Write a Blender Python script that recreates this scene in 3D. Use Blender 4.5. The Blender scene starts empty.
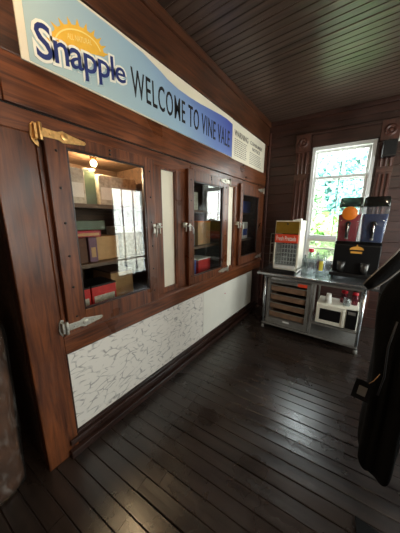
import bpy, bmesh, math, random
from mathutils import Vector, Matrix
random.seed(7)
SC = bpy.context.scene
COL = SC.collection
PI = math.pi

# ------------------------------------------------------------------ camera
cam_d = bpy.data.cameras.new('camera')
cam = bpy.data.objects.new('camera', cam_d)
COL.objects.link(cam)
cam_d.sensor_fit = 'HORIZONTAL'
cam_d.sensor_width = 36.0
cam_d.lens = 36.0 * 217.0 / 400.0
cam_d.clip_start = 0.02
_Y = Vector((163, 47, -217)).normalized()
_Z = Vector((6, 1014, 217)); _Z = (_Z - _Y * _Z.dot(_Y)).normalized()
_X = _Y.cross(_Z)
cam.matrix_world = Matrix.Translation((1.46, 0, 1.65)) @ Matrix((_X, _Y, _Z)).to_4x4()
SC.camera = cam

# ------------------------------------------------------------------ world, light, exposure
SKY = 10.0
w = bpy.data.worlds.new('sky'); SC.world = w
w.use_nodes = True
wt = w.node_tree; wt.nodes.clear()
wo = wt.nodes.new('ShaderNodeOutputWorld'); wb = wt.nodes.new('ShaderNodeBackground')
tc = wt.nodes.new('ShaderNodeTexCoord'); sx = wt.nodes.new('ShaderNodeSeparateXYZ')
cr = wt.nodes.new('ShaderNodeValToRGB')
wt.links.new(tc.outputs['Generated'], sx.inputs[0]); wt.links.new(sx.outputs['Z'], cr.inputs[0])
cr.color_ramp.elements[0].position = 0.0; cr.color_ramp.elements[0].color = (1.0, 0.985, 0.95, 1)
cr.color_ramp.elements[1].position = 0.9; cr.color_ramp.elements[1].color = (0.88, 0.95, 1.0, 1)
wt.links.new(cr.outputs[0], wb.inputs[0]); wb.inputs[1].default_value = SKY
wt.links.new(wb.outputs[0], wo.inputs[0])

def portal(name, loc, rot, sx_, sy_):
    l = bpy.data.lights.new(name, 'AREA'); l.shape = 'RECTANGLE'; l.size = sx_; l.size_y = sy_
    l.cycles.is_portal = True
    o = bpy.data.objects.new(name, l); COL.objects.link(o); o.location = loc; o.rotation_euler = rot
    return o
SKEW = math.atan(0.09)
BACK = Matrix.Translation((0, 3.93, 0)) @ Matrix.Rotation(SKEW, 4, 'Z')
pb = portal('back_window_portal', (0, 0, 0), (0, 0, 0), 0.8, 1.4)
pb.matrix_world = BACK @ Matrix.Translation((1.09, 0.2, 2.03)) @ Matrix.Rotation(-PI/2, 4, 'X')
portal('side_window_portal', (3.42, 3.435, 1.3), (0, PI/2, 0), 2.2, 0.97)
portal('side_window_portal', (3.42, 1.2, 1.6), (0, PI/2, 0), 1.5, 1.1)

vs = SC.view_settings
SC.display_settings.display_device = 'sRGB'
vs.view_transform = 'Standard'; vs.look = 'None'; vs.gamma = 1.0; vs.use_curve_mapping = False
vs.exposure = 0.65
SC.cycles.max_bounces = 10; SC.cycles.diffuse_bounces = 5; SC.cycles.glossy_bounces = 5
SC.cycles.transparent_max_bounces = 24; SC.cycles.transmission_bounces = 8
SC.cycles.sample_clamp_indirect = 6.0

# ------------------------------------------------------------------ materials
def srgb(r, g, b):
    f = lambda c: (c/255/12.92) if c/255 <= 0.04045 else ((c/255+0.055)/1.055)**2.4
    return (f(r), f(g), f(b), 1)

MATS = {}
def base_mat(name):
    m = bpy.data.materials.new(name); m.use_nodes = True
    nt = m.node_tree; p = nt.nodes['Principled BSDF']
    MATS[name] = m
    return m, nt, p

def plain(name, col, rough=0.5, metal=0.0, spec=0.5, var=0.08, scale=30, bump=0.0):
    m, nt, p = base_mat(name)
    t = nt.nodes.new('ShaderNodeTexCoord'); n = nt.nodes.new('ShaderNodeTexNoise'); n.inputs['Scale'].default_value = scale; n.inputs['Detail'].default_value = 4
    nt.links.new(t.outputs['Object'], n.inputs['Vector'])
    r = nt.nodes.new('ShaderNodeValToRGB')
    r.color_ramp.elements[0].position = 0.3; r.color_ramp.elements[1].position = 0.7
    r.color_ramp.elements[0].color = tuple(c*(1-var) for c in col[:3]) + (1,)
    r.color_ramp.elements[1].color = tuple(min(1, c*(1+var)) for c in col[:3]) + (1,)
    nt.links.new(n.outputs['Fac'], r.inputs[0]); nt.links.new(r.outputs[0], p.inputs['Base Color'])
    p.inputs['Roughness'].default_value = rough; p.inputs['Metallic'].default_value = metal
    p.inputs['Specular IOR Level'].default_value = spec
    if bump:
        b = nt.nodes.new('ShaderNodeBump'); b.inputs['Strength'].default_value = bump; b.inputs['Distance'].default_value = 0.01
        nt.links.new(n.outputs['Fac'], b.inputs['Height']); nt.links.new(b.outputs[0], p.inputs['Normal'])
    return m

def wood(name, dark, light, axis='z', scale=14, rough=0.4, spec=0.5, bump=0.15, rvar=0.10, wear=None, wear_amt=0.62, blot=(0.72, 1.22)):
    m, nt, p = base_mat(name)
    N = nt.nodes.new; L = nt.links.new
    t = N('ShaderNodeTexCoord'); mp = N('ShaderNodeMapping')
    s = [scale*1.0]*3; s['xyz'.index(axis)] = scale*0.07
    mp.inputs['Scale'].default_value = s
    L(t.outputs['Object'], mp.inputs['Vector'])
    n = N('ShaderNodeTexNoise'); n.inputs['Scale'].default_value = 2.2; n.inputs['Detail'].default_value = 7; n.inputs['Roughness'].default_value = 0.62; n.inputs['Distortion'].default_value = 0.6
    L(mp.outputs[0], n.inputs['Vector'])
    r = N('ShaderNodeValToRGB'); r.color_ramp.elements[0].position = 0.34; r.color_ramp.elements[1].position = 0.68
    r.color_ramp.elements[0].color = dark; r.color_ramp.elements[1].color = light
    L(n.outputs['Fac'], r.inputs[0])
    n2 = N('ShaderNodeTexNoise'); n2.inputs['Scale'].default_value = 3.1; n2.inputs['Detail'].default_value = 4
    L(t.outputs['Object'], n2.inputs['Vector'])
    mr = N('ShaderNodeMapRange'); mr.inputs[1].default_value = 0.3; mr.inputs[2].default_value = 0.7; mr.inputs[3].default_value = blot[0]; mr.inputs[4].default_value = blot[1]
    L(n2.outputs['Fac'], mr.inputs[0])
    mx = N('ShaderNodeVectorMath'); mx.operation = 'SCALE'
    L(r.outputs[0], mx.inputs[0]); L(mr.outputs[0], mx.inputs['Scale'])
    out = mx.outputs[0]
    if wear:
        n3 = N('ShaderNodeTexNoise'); n3.inputs['Scale'].default_value = 2.0; n3.inputs['Detail'].default_value = 8; n3.inputs['Roughness'].default_value = 0.75
        mp3 = N('ShaderNodeMapping'); s3 = [9.0]*3; s3['xyz'.index(axis)] = 1.2; mp3.inputs['Scale'].default_value = s3
        L(t.outputs['Object'], mp3.inputs['Vector']); L(mp3.outputs[0], n3.inputs['Vector'])
        m3 = N('ShaderNodeMapRange'); m3.inputs[1].default_value = wear_amt; m3.inputs[2].default_value = wear_amt + 0.08
        L(n3.outputs['Fac'], m3.inputs[0])
        mc = N('ShaderNodeMix'); mc.data_type = 'RGBA'
        L(m3.outputs[0], mc.inputs[0]); L(out, mc.inputs[6]); mc.inputs[7].default_value = wear
        out = mc.outputs[2]
    L(out, p.inputs['Base Color'])
    rr = N('ShaderNodeMapRange'); rr.inputs[1].default_value = 0.3; rr.inputs[2].default_value = 0.7
    rr.inputs[3].default_value = rough - rvar; rr.inputs[4].default_value = rough + rvar
    L(n2.outputs['Fac'], rr.inputs[0]); L(rr.outputs[0], p.inputs['Roughness'])
    p.inputs['Specular IOR Level'].default_value = spec
    if bump:
        b = N('ShaderNodeBump'); b.inputs['Strength'].default_value = bump; b.inputs['Distance'].default_value = 0.004
        L(n.outputs['Fac'], b.inputs['Height']); L(b.outputs[0], p.inputs['Normal'])
    return m

def glass(name, tint=(1, 1, 1, 1), ior=1.5, rough=0.0, wavy=0.0, opacity=0.0, body=(1, 1, 1, 1)):
    m, nt, p = base_mat(name)
    N = nt.nodes.new; L = nt.links.new
    out = nt.nodes['Material Output']
    tr = N('ShaderNodeBsdfTransparent'); tr.inputs[0].default_value = tint
    gl = N('ShaderNodeBsdfGlossy'); gl.inputs['Roughness'].default_value = rough
    f0 = ((ior-1)/(ior+1))**2
    lw = N('ShaderNodeLayerWeight'); lw.inputs[0].default_value = 0.5
    pw_ = N('ShaderNodeMath'); pw_.operation = 'POWER'; pw_.inputs[1].default_value = 5.0; L(lw.outputs['Facing'], pw_.inputs[0])
    fr = N('ShaderNodeMath'); fr.operation = 'MULTIPLY_ADD'; fr.inputs[1].default_value = 1-f0; fr.inputs[2].default_value = f0; L(pw_.outputs[0], fr.inputs[0])
    if wavy:
        t = N('ShaderNodeTexCoord'); n = N('ShaderNodeTexNoise'); n.inputs['Scale'].default_value = 9
        L(t.outputs['Object'], n.inputs['Vector'])
        b = N('ShaderNodeBump'); b.inputs['Strength'].default_value = wavy; b.inputs['Distance'].default_value = 0.01
        L(n.outputs['Fac'], b.inputs['Height']); L(b.outputs[0], gl.inputs['Normal'])
    mix = N('ShaderNodeMixShader'); L(fr.outputs[0], mix.inputs[0])
    if opacity > 0:
        df = N('ShaderNodeBsdfDiffuse'); df.inputs[0].default_value = body
        m2 = N('ShaderNodeMixShader'); m2.inputs[0].default_value = opacity
        L(tr.outputs[0], m2.inputs[1]); L(df.outputs[0], m2.inputs[2]); L(m2.outputs[0], mix.inputs[1])
    else:
        L(tr.outputs[0], mix.inputs[1])
    L(gl.outputs[0], mix.inputs[2]); L(mix.outputs[0], out.inputs[0])
    nt.nodes.remove(p)
    return m

def emis(name, col, strength):
    m, nt, p = base_mat(name)
    p.inputs['Base Color'].default_value = col
    p.inputs['Emission Color'].default_value = col; p.inputs['Emission Strength'].default_value = strength
    return m

WC_D, WC_L = srgb(60, 29, 14), srgb(124, 68, 35)
M_cab = wood('varnished_wood_upright', WC_D, WC_L, 'z', rough=0.36, spec=0.38, wear=srgb(140, 88, 54), wear_amt=0.69)
M_cabh = wood('varnished_wood_level', WC_D, WC_L, 'y', rough=0.34, spec=0.4)
M_frieze = wood('old_frieze_wood', srgb(44, 24, 14), srgb(92, 53, 32), 'y', rough=0.38, spec=0.4)
M_sill = wood('worn_sill_wood', WC_D, WC_L, 'y', rough=0.4, wear=srgb(176, 132, 92), wear_amt=0.56)
M_base = wood('dark_base_wood', srgb(30, 18, 14), srgb(58, 34, 26), 'y', rough=0.35)
M_dark = wood('recess_wood', srgb(24, 16, 13), srgb(44, 28, 22), 'z', rough=0.6)
M_inner = wood('icebox_lining_wood', srgb(70, 52, 40), srgb(112, 84, 62), 'y', rough=0.55)
M_back = wood('dark_wall_boards', srgb(38, 20, 16), srgb(66, 36, 27), 'x', rough=0.42)
M_backv = wood('dark_wall_trim', srgb(56, 30, 24), srgb(92, 52, 40), 'z', rough=0.4)
M_ceil = wood('ceiling_board_paint', srgb(48, 35, 29), srgb(86, 67, 57), 'x', scale=10, rough=0.33, rvar=0.03, bump=0.1, blot=(0.9, 1.1))
M_floor = wood('floor_board_paint', srgb(25, 19, 16), srgb(48, 36, 29), 'x', scale=9, rough=0.29, rvar=0.07, spec=0.9, bump=0.25, blot=(0.82, 1.18))
M_plain_wall = plain('plain_wall_paint', srgb(92, 70, 56), 0.6)
M_white = plain('white_window_paint', srgb(226, 228, 226), 0.4, var=0.03)
M_cream = plain('cream_board', srgb(232, 222, 200), 0.5, var=0.05, scale=3)
M_whitep = plain('white_panel_paint', srgb(226, 222, 210), 0.32, var=0.03, scale=4)
M_gap = plain('dark_gap', srgb(14, 11, 10), 0.8)
M_brass = plain('old_brass', srgb(206, 160, 100), 0.38, metal=0.85, var=0.2, scale=60, bump=0.06)
M_pewter = plain('dull_grey_metal', srgb(176, 172, 160), 0.42, metal=0.75, var=0.25, scale=50, bump=0.2)
M_iron = plain('dark_iron', srgb(52, 44, 40), 0.45, metal=0.6)
M_chrome = plain('polished_metal', srgb(214, 212, 206), 0.2, metal=1.0, var=0.03)
M_steel = plain('brushed_steel', srgb(190, 194, 196), 0.24, metal=0.9, var=0.1, scale=18)
M_grey = plain('grey_painted_metal', srgb(132, 128, 122), 0.45, metal=0.4, var=0.12)
M_smoke = plain('smoky_metal', srgb(92, 90, 88), 0.3, metal=0.8)
M_emblem = plain('amber_print', srgb(238, 172, 74), 0.5, var=0.04)
M_black = plain('black_plastic', srgb(16, 15, 16), 0.35, var=0.1)
M_blackmat = plain('black_rubber', srgb(20, 18, 18), 0.8, var=0.2)
M_fabric = plain('black_fabric', srgb(8, 8, 9), 0.95, var=0.3, scale=140, spec=0.25, bump=0.3)
M_fabric_s = plain('black_satin_fabric', srgb(10, 10, 12), 0.6, var=0.3, scale=60, spec=0.5, bump=0.2)
M_foldlight = plain('painted_fold_highlight', srgb(36, 35, 38), 0.5)  # paler than the coat, paints highlight lines onto its folds
M_piping = plain('grey_piping', srgb(150, 146, 142), 0.6)
M_notice = plain('cream_notice_paper', srgb(224, 216, 196), 0.6, var=0.04)
M_paper = plain('white_paper', srgb(232, 230, 224), 0.7, var=0.03)
M_ink = plain('black_ink', srgb(24, 20, 22), 0.5, var=0.05)
M_inkgrey = plain('grey_ink', srgb(120, 114, 106), 0.6, var=0.05)
M_navy = plain('navy_ink', srgb(34, 48, 110), 0.5, var=0.04)
M_logowhite = plain('logo_white', srgb(240, 238, 226), 0.5, var=0.02)
M_sun = plain('logo_yellow', srgb(238, 186, 66), 0.5, var=0.04)
M_sunline = plain('logo_pale_yellow', srgb(250, 224, 140), 0.5, var=0.02)
M_red = plain('red_card', srgb(190, 36, 34), 0.5, var=0.1)
M_redsign = plain('red_orange_sign', srgb(226, 72, 40), 0.45, var=0.06)
M_orange = plain('orange_print', srgb(244, 130, 26), 0.45, var=0.05)
M_yellow = plain('yellow_card', srgb(222, 204, 70), 0.55)
M_kraft = plain('kraft_card', srgb(186, 146, 100), 0.65)
M_greycard = plain('grey_printed_card', srgb(186, 180, 166), 0.6, var=0.3, scale=40)
M_green = plain('green_tin', srgb(70, 84, 62), 0.4)
M_purple = plain('plum_card', srgb(110, 78, 98), 0.6)
M_ivory = plain('ivory_enamel', srgb(236, 230, 212), 0.35, var=0.02)
M_brownlid = plain('brown_card', srgb(92, 58, 42), 0.7, var=0.2)
M_tray = plain('brown_tray', srgb(126, 96, 74), 0.5, var=0.2, scale=12)
M_goldpanel = plain('gold_panel', srgb(186, 150, 60), 0.25, metal=0.7, var=0.2, scale=6)
M_redcap = plain('red_cap', srgb(196, 24, 40), 0.35)
M_teal = plain('teal_card', srgb(70, 140, 150), 0.5)
M_bluecard = plain('blue_card', srgb(60, 80, 150), 0.5)
M_doorglass = glass('door_glass', (0.95, 0.96, 0.94, 1), 1.6, wavy=0.012)
M_winglass = glass('window_glass', (0.95, 0.98, 0.97, 1), 1.5)
M_clear = glass('clear_glass', (0.86, 0.89, 0.89, 1), 1.8, opacity=0.16, body=srgb(170, 178, 180))
M_pinkglass = glass('pink_glass', (0.7, 0.3, 0.36, 1), 1.6, opacity=0.25, body=srgb(130, 50, 62))
M_lid = glass('smoky_lid', (0.34, 0.35, 0.32, 1), 1.6, opacity=0.6, body=srgb(40, 41, 38))
M_bowl = glass('clear_bowl', (0.9, 0.94, 0.96, 1), 1.5, opacity=0.06)
M_redslush = plain('red_slush', srgb(156, 8, 36), 0.3, var=0.15)
M_blueslush = plain('blue_slush', srgb(14, 42, 92), 0.3, var=0.15)
M_screen = glass('hazy_pane', (0.9, 0.88, 0.9, 1), 1.5, opacity=0.3, body=srgb(200, 190, 196))
def film():
    m = glass('wrinkled_film', (0.82, 0.78, 0.74, 1), 1.45, rough=0.2, wavy=0.6, opacity=0.5, body=(0.62, 0.56, 0.5, 1))
    nt = m.node_tree; N = nt.nodes.new; L = nt.links.new
    t = N('ShaderNodeTexCoord'); mp = N('ShaderNodeMapping'); mp.inputs['Scale'].default_value = (9, 9, 4); mp.inputs['Rotation'].default_value = (.5, .4, 0)
    n = N('ShaderNodeTexNoise'); n.inputs['Scale'].default_value = 1.6; n.inputs['Detail'].default_value = 5; n.inputs['Distortion'].default_value = 1.2
    L(t.outputs['Object'], mp.inputs['Vector']); L(mp.outputs[0], n.inputs['Vector'])
    mr = N('ShaderNodeMapRange'); mr.inputs[1].default_value = 0.52; mr.inputs[2].default_value = 0.74; mr.inputs[3].default_value = 0.02; mr.inputs[4].default_value = 0.22  # pale streaks put crease highlights into the film's opacity
    L(n.outputs['Fac'], mr.inputs[0])
    for k in nt.nodes:
        if k.type == 'MIX_SHADER' and not k.inputs[0].is_linked: L(mr.outputs[0], k.inputs[0])
    return m
M_film = film()
M_bundle = plain('brown_upholstery', srgb(86, 58, 42), 0.7, var=0.5, scale=7)
M_leaf = plain('leaf_green', srgb(144, 186, 140), 0.6, var=0.3, scale=2)
M_leaf2 = plain('pale_leaf_green', srgb(150, 196, 116), 0.6, var=0.3, scale=2)
M_leaf3 = plain('blue_leaf_green', srgb(136, 184, 180), 0.6, var=0.3, scale=2)
M_bark = plain('bark', srgb(90, 74, 60), 0.9)
M_lawn = plain('pale_gravel', srgb(196, 190, 176), 0.9, var=0.2, scale=4)
M_bulb = emis('warm_bulb', (1.0, 0.74, 0.42, 1), 14.0)

def marble():
    m, nt, p = base_mat('veined_white_board')
    N = nt.nodes.new; L = nt.links.new
    t = N('ShaderNodeTexCoord')
    n0 = N('ShaderNodeTexNoise'); n0.inputs['Scale'].default_value = 7; n0.inputs['Detail'].default_value = 2
    L(t.outputs['Object'], n0.inputs['Vector'])
    sc_ = N('ShaderNodeVectorMath'); sc_.operation = 'MULTIPLY_ADD'; sc_.inputs[1].default_value = (0, .16, .09)
    L(n0.outputs['Color'], sc_.inputs[0]); L(t.outputs['Object'], sc_.inputs[2])
    mp = N('ShaderNodeMapping'); mp.inputs['Rotation'].default_value = (-0.45, 0, 0); mp.inputs['Scale'].default_value = (0, 9, 21)
    L(sc_.outputs[0], mp.inputs['Vector'])
    v = N('ShaderNodeTexVoronoi'); v.feature = 'DISTANCE_TO_EDGE'; v.inputs['Scale'].default_value = 1.0
    L(mp.outputs[0], v.inputs['Vector'])
    r = N('ShaderNodeValToRGB'); r.color_ramp.elements[0].position = 0.0; r.color_ramp.elements[1].position = 0.075
    r.color_ramp.elements[0].color = (1, 1, 1, 1); r.color_ramp.elements[1].color = (0, 0, 0, 1)
    L(v.outputs['Distance'], r.inputs[0])
    n1 = N('ShaderNodeTexNoise'); n1.inputs['Scale'].default_value = 16; L(t.outputs['Object'], n1.inputs['Vector'])
    mk = N('ShaderNodeMapRange'); mk.inputs[1].default_value = 0.42; mk.inputs[2].default_value = 0.58; L(n1.outputs['Fac'], mk.inputs[0])
    mu = N('ShaderNodeMath'); mu.operation = 'MULTIPLY'; L(r.outputs[0], mu.inputs[0]); L(mk.outputs[0], mu.inputs[1])
    mc = N('ShaderNodeMix'); mc.data_type = 'RGBA'; L(mu.outputs[0], mc.inputs[0])
    mc.inputs[6].default_value = srgb(224, 217, 207); mc.inputs[7].default_value = srgb(140, 134, 128)
    L(mc.outputs[2], p.inputs['Base Color'])
    p.inputs['Roughness'].default_value = 0.32
    return m
M_marble = marble()

def print_mat():
    m, nt, p = base_mat('blue_banner_print')
    N = nt.nodes.new; L = nt.links.new
    t = N('ShaderNodeTexCoord'); s = N('ShaderNodeSeparateXYZ'); L(t.outputs['Object'], s.inputs[0])
    z = N('ShaderNodeMath'); z.operation = 'MULTIPLY_ADD'; z.inputs[1].default_value = 1.2; z.inputs[2].default_value = -3.15; L(s.outputs['Z'], z.inputs[0])
    a = N('ShaderNodeMath'); a.operation = 'ADD'; L(s.outputs['Y'], a.inputs[0]); L(z.outputs[0], a.inputs[1])
    mr = N('ShaderNodeMapRange'); mr.inputs[1].default_value = 0.45; mr.inputs[2].default_value = 2.7; L(a.outputs[0], mr.inputs[0])
    r = N('ShaderNodeValToRGB'); e = r.color_ramp.elements
    e[0].position = 0.0; e[0].color = srgb(176, 198, 200); e[1].position = 1.0; e[1].color = srgb(76, 90, 174)
    k = e.new(0.42); k.color = srgb(156, 184, 204)
    k = e.new(0.7); k.color = srgb(112, 138, 196)
    L(mr.outputs[0], r.inputs[0]); L(r.outputs[0], p.inputs['Base Color'])
    p.inputs['Roughness'].default_value = 0.45
    return m
M_print = print_mat()

# ------------------------------------------------------------------ builders
class MB:
    def __init__(self): self.bm = bmesh.new()
    def face(self, vs, smooth=False):
        try:
            f = self.bm.faces.new(vs); f.smooth = smooth; return f
        except ValueError: return None
    def box(self, x0, x1, y0, y1, z0, z1, M=None):
        c = [Vector(p) for p in ((x0,y0,z0),(x1,y0,z0),(x1,y1,z0),(x0,y1,z0),(x0,y0,z1),(x1,y0,z1),(x1,y1,z1),(x0,y1,z1))]
        if M: c = [M @ p for p in c]
        v = [self.bm.verts.new(p) for p in c]
        for q in ((3,2,1,0),(4,5,6,7),(0,1,5,4),(1,2,6,5),(2,3,7,6),(3,0,4,7)): self.face([v[i] for i in q])
        return self
    def prism(self, pts, plane, a, b):
        """polygon pts in a plane ('yz','xz','xy') extruded from a to b along the remaining axis"""
        def P(u, v, w_):
            return Vector((w_, u, v)) if plane == 'yz' else Vector((u, w_, v)) if plane == 'xz' else Vector((u, v, w_))
        A = [self.bm.verts.new(P(u, v, a)) for u, v in pts]; B = [self.bm.verts.new(P(u, v, b)) for u, v in pts]
        self.face(A[::-1]); self.face(B)
        n = len(pts)
        for i in range(n): self.face([A[i], A[(i+1)%n], B[(i+1)%n], B[i]])
        return self
    def rings(self, rings, cap=True, closed=True, smooth=True):
        R = [[self.bm.verts.new(p) for p in r] for r in rings]
        n = len(R[0])
        for i in range(len(R)-1):
            for j in range(n if closed else n-1):
                self.face([R[i][j], R[i][(j+1)%n], R[i+1][(j+1)%n], R[i+1][j]], smooth)
        if cap: self.face(R[0][::-1]); self.face(R[-1])
        return self
    def lathe(self, prof, cx=0, cy=0, cz=0, n=24, cap=True, axis='z', smooth=True):
        rg = []
        for r, h in prof:
            ring = []
            for k in range(n):
                a = 2*PI*k/n
                u, v = r*math.cos(a), r*math.sin(a)
                ring.append(Vector((cx+u, cy+v, cz+h)) if axis == 'z' else Vector((cx+u, cy-h, cz+v)) if axis == 'y' else Vector((cx+h, cy+u, cz+v)))
            rg.append(ring)
        return self.rings(rg, cap, True, smooth)
    def tube(self, path, r, n=10, cap=True):
        path = [Vector(p) for p in path]
        rs = r if isinstance(r, (list, tuple)) else [r]*len(path)
        rg = []; ref = None
        for i, p in enumerate(path):
            t = (path[min(i+1, len(path)-1)] - path[max(i-1, 0)]).normalized()
            if ref is None: ref = Vector((0, 0, 1)) if abs(t.z) < 0.9 else Vector((1, 0, 0))
            u = (ref - t*ref.dot(t)).normalized(); ref = u
            v = t.cross(u)
            rg.append([p + (u*math.cos(2*PI*k/n) + v*math.sin(2*PI*k/n))*rs[i] for k in range(n)])
        return self.rings(rg, cap)
    def sphere(self, c, r, sy=1, sz=1, n=16):
        prof = [(r*math.sin(PI*i/n), -r*math.cos(PI*i/n)) for i in range(n+1)]
        prof[0] = (1e-4, -r); prof[-1] = (1e-4, r)
        rg = [[Vector((c[0]+q*math.cos(2*PI*k/n), c[1]+q*math.sin(2*PI*k/n)*sy, c[2]+h*sz)) for k in range(n)] for q, h in prof]
        return self.rings(rg)
    def build(self, name, mat, parent=None, bevel=0.0, mtx=None, seg=2):
        bmesh.ops.recalc_face_normals(self.bm, faces=self.bm.faces)
        me = bpy.data.meshes.new(name); self.bm.to_mesh(me); self.bm.free()
        return link(name, me, mat, parent, bevel, mtx, seg)

def link(name, me, mat, parent=None, bevel=0.0, mtx=None, seg=2):
    if mat and not me.materials: me.materials.append(mat)
    o = bpy.data.objects.new(name, me); COL.objects.link(o)
    if bevel:
        md = o.modifiers.new('edge', 'BEVEL'); md.width = bevel; md.segments = seg; md.limit_method = 'ANGLE'; md.angle_limit = 0.6
    if parent:
        o.parent = parent
        if parent.get('_w'): o.matrix_parent_inverse = parent_world(parent).inverted()
    if mtx is not None: o.matrix_basis = mtx
    return o

WORLD = {}
def parent_world(o):
    m = WORLD.get(o.name, Matrix())
    return m

def tag(o, label, cat, group=None, kind=None):
    if label: o['label'] = label
    if cat: o['category'] = cat
    if group: o['group'] = group
    if kind: o['kind'] = kind
    return o

def empty(name, label, cat, loc=(0, 0, 0), group=None, mtx=None, kind=None):
    """Empty at a thing's base; children keep coordinates in the frame the loc is given in"""
    o = bpy.data.objects.new(name, None); COL.objects.link(o); o.empty_display_size = 0.05
    o.matrix_basis = (mtx or Matrix()) @ Matrix.Translation(loc)
    tag(o, label, cat, group, kind)
    WORLD[o.name] = Matrix.Translation(loc)
    o['_w'] = 1
    return o

def struct(o):
    o['kind'] = 'structure'; return o

def copy_tree(o, delta, label, parent=None):
    c = o.copy(); COL.objects.link(c)
    if parent: c.parent = parent
    else:
        c.matrix_basis = Matrix.Translation(delta) @ o.matrix_basis
        if label: c['label'] = label
    for ch in list(o.children): copy_tree(ch, None, None, c)
    return c

def text_mesh(name, s, offset=0.0, spacing=1.0, extrude=0.0):
    cu = bpy.data.curves.new(name, 'FONT'); cu.body = s; cu.offset = offset; cu.space_character = spacing; cu.extrude = extrude; cu.resolution_u = 3
    o = bpy.data.objects.new(name, cu); COL.objects.link(o)
    dg = bpy.context.evaluated_depsgraph_get(); dg.update()
    me = bpy.data.meshes.new_from_object(o.evaluated_get(dg))
    bpy.data.objects.remove(o)
    return me

def text_part(name, s, mat, parent, M, box, offset=0.0, spacing=1.0, slant=0.0, ref=None, taper=0.0):
    """letters fitted into box=(u0,u1,v0,v1), then mapped by M (columns: text right, text up, out)"""
    me = text_mesh(name, s, offset, spacing, 0.004)
    src = me.vertices if ref is None else ref.vertices
    xs = [v.co.x for v in src]; ys = [v.co.y for v in src]
    u0, u1, v0, v1 = box
    kx = (u1-u0)/(max(xs)-min(xs)); ky = (v1-v0)/(max(ys)-min(ys)); mx, my = min(xs), min(ys)
    for v in me.vertices:
        u = u0+(v.co.x-mx)*kx; q = v0+(v.co.y-my)*ky
        if taper: q = v0+v.co.y*(v1-v0)/max(ys)*(1-taper*(u-u0)/(u1-u0))
        q += slant*(u-u0)
        v.co = M @ Vector((u, q, v.co.z*0.3))
    return link(name, me, mat, parent)

ON_LEFT = Matrix(((0, 0, 1, 0), (1, 0, 0, 0), (0, 1, 0, 0), (0, 0, 0, 1)))     # on the icebox wall
def on_left(x): return Matrix.Translation((x, 0, 0)) @ ON_LEFT
def on_front(y): return Matrix(((1, 0, 0, 0), (0, 0, -1, y), (0, 1, 0, 0), (0, 0, 0, 1)))   # facing the camera (-y)

# ------------------------------------------------------------------ room shell
CEIL = 3.2
# floor boards: lie along the back wall's direction
f = MB(); rnd = random.Random(3)
PITCH = 0.094
rows = int(6.6/PITCH)
for i in range(rows):
    y0 = -2.2 - 3.93 + 3.93 + i*PITCH
    yb = y0 - 3.93 + 0.12
    cuts = [-1.8]
    yy = y0
    if 0.7 < yy < 1.6: cuts.append(0.17 + rnd.uniform(-0.015, 0.015))
    else: cuts.append(rnd.uniform(-0.2, 1.2))
    cuts += [rnd.uniform(1.9, 2.6), 3.7]
    for a, b in zip(cuts[:-1], cuts[1:]):
        t0, t1 = rnd.uniform(-0.0018, 0.0), rnd.uniform(-0.0018, 0.0)
        g = 0.0003 if (rnd.random() < 0.6 or a < -1) else 0.004
        if a < -1: t0 = t1 = 0.0
        cup_ = 0.0 if a < -1 else rnd.uniform(0, .0012)
        pts = [(a+0.001, yb+g, t0-0.003), (b-0.001, yb+g, t0-0.003), (b-0.001, yb+g+0.004, t0), (a+0.001, yb+g+0.004, t0)]
        q = [(a+0.001, yb, -0.03), (b-0.001, yb, -0.03)]
        v = [f.bm.verts.new(p) for p in ((a+.001, yb+g, -.03), (b-.001, yb+g, -.03), (b-.001, yb+g, t0-.003), (a+.001, yb+g, t0-.003),
             (b-.001, yb+g+.004, t0), (a+.001, yb+g+.004, t0), (b-.001, yb+PITCH*.5, (t0+t1)/2-cup_), (a+.001, yb+PITCH*.5, (t0+t1)/2-cup_), (b-.001, yb+PITCH-.005, t1), (a+.001, yb+PITCH-.005, t1),
             (b-.001, yb+PITCH-.001, t1-.003), (a+.001, yb+PITCH-.001, t1-.003), (b-.001, yb+PITCH-.001, -.03), (a+.001, yb+PITCH-.001, -.03))]
        for q in ((0,1,2,3), (3,2,4,5), (5,4,6,7), (7,6,8,9), (9,8,10,11), (11,10,12,13), (1,0,13,12)): f.face([v[k] for k in q])
        f.face([v[0], v[3], v[5], v[7], v[9], v[11], v[13]]); f.face([v[1], v[12], v[10], v[8], v[6], v[4], v[2]])
f.box(-1.8, 3.7, -6.1, 0.6, -0.06, -0.028)
struct(f.build('floor', M_floor, mtx=BACK))

# ceiling boards across the room
c = MB(); y = -2.1
while y < 4.4:
    t = rnd.uniform(0, 0.002)
    c.prism([(y+.0012, CEIL+.03), (y+.0012, CEIL+.006), (y+.007, CEIL+t), (y+.069, CEIL+t), (y+.0748, CEIL+.006), (y+.0748, CEIL+.03)], 'yz', -0.9, 3.45)
    y += 0.076
c.box(-0.9, 3.45, -2.1, 4.45, CEIL+.03, CEIL+.06)
struct(c.build('ceiling', M_ceil))

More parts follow.
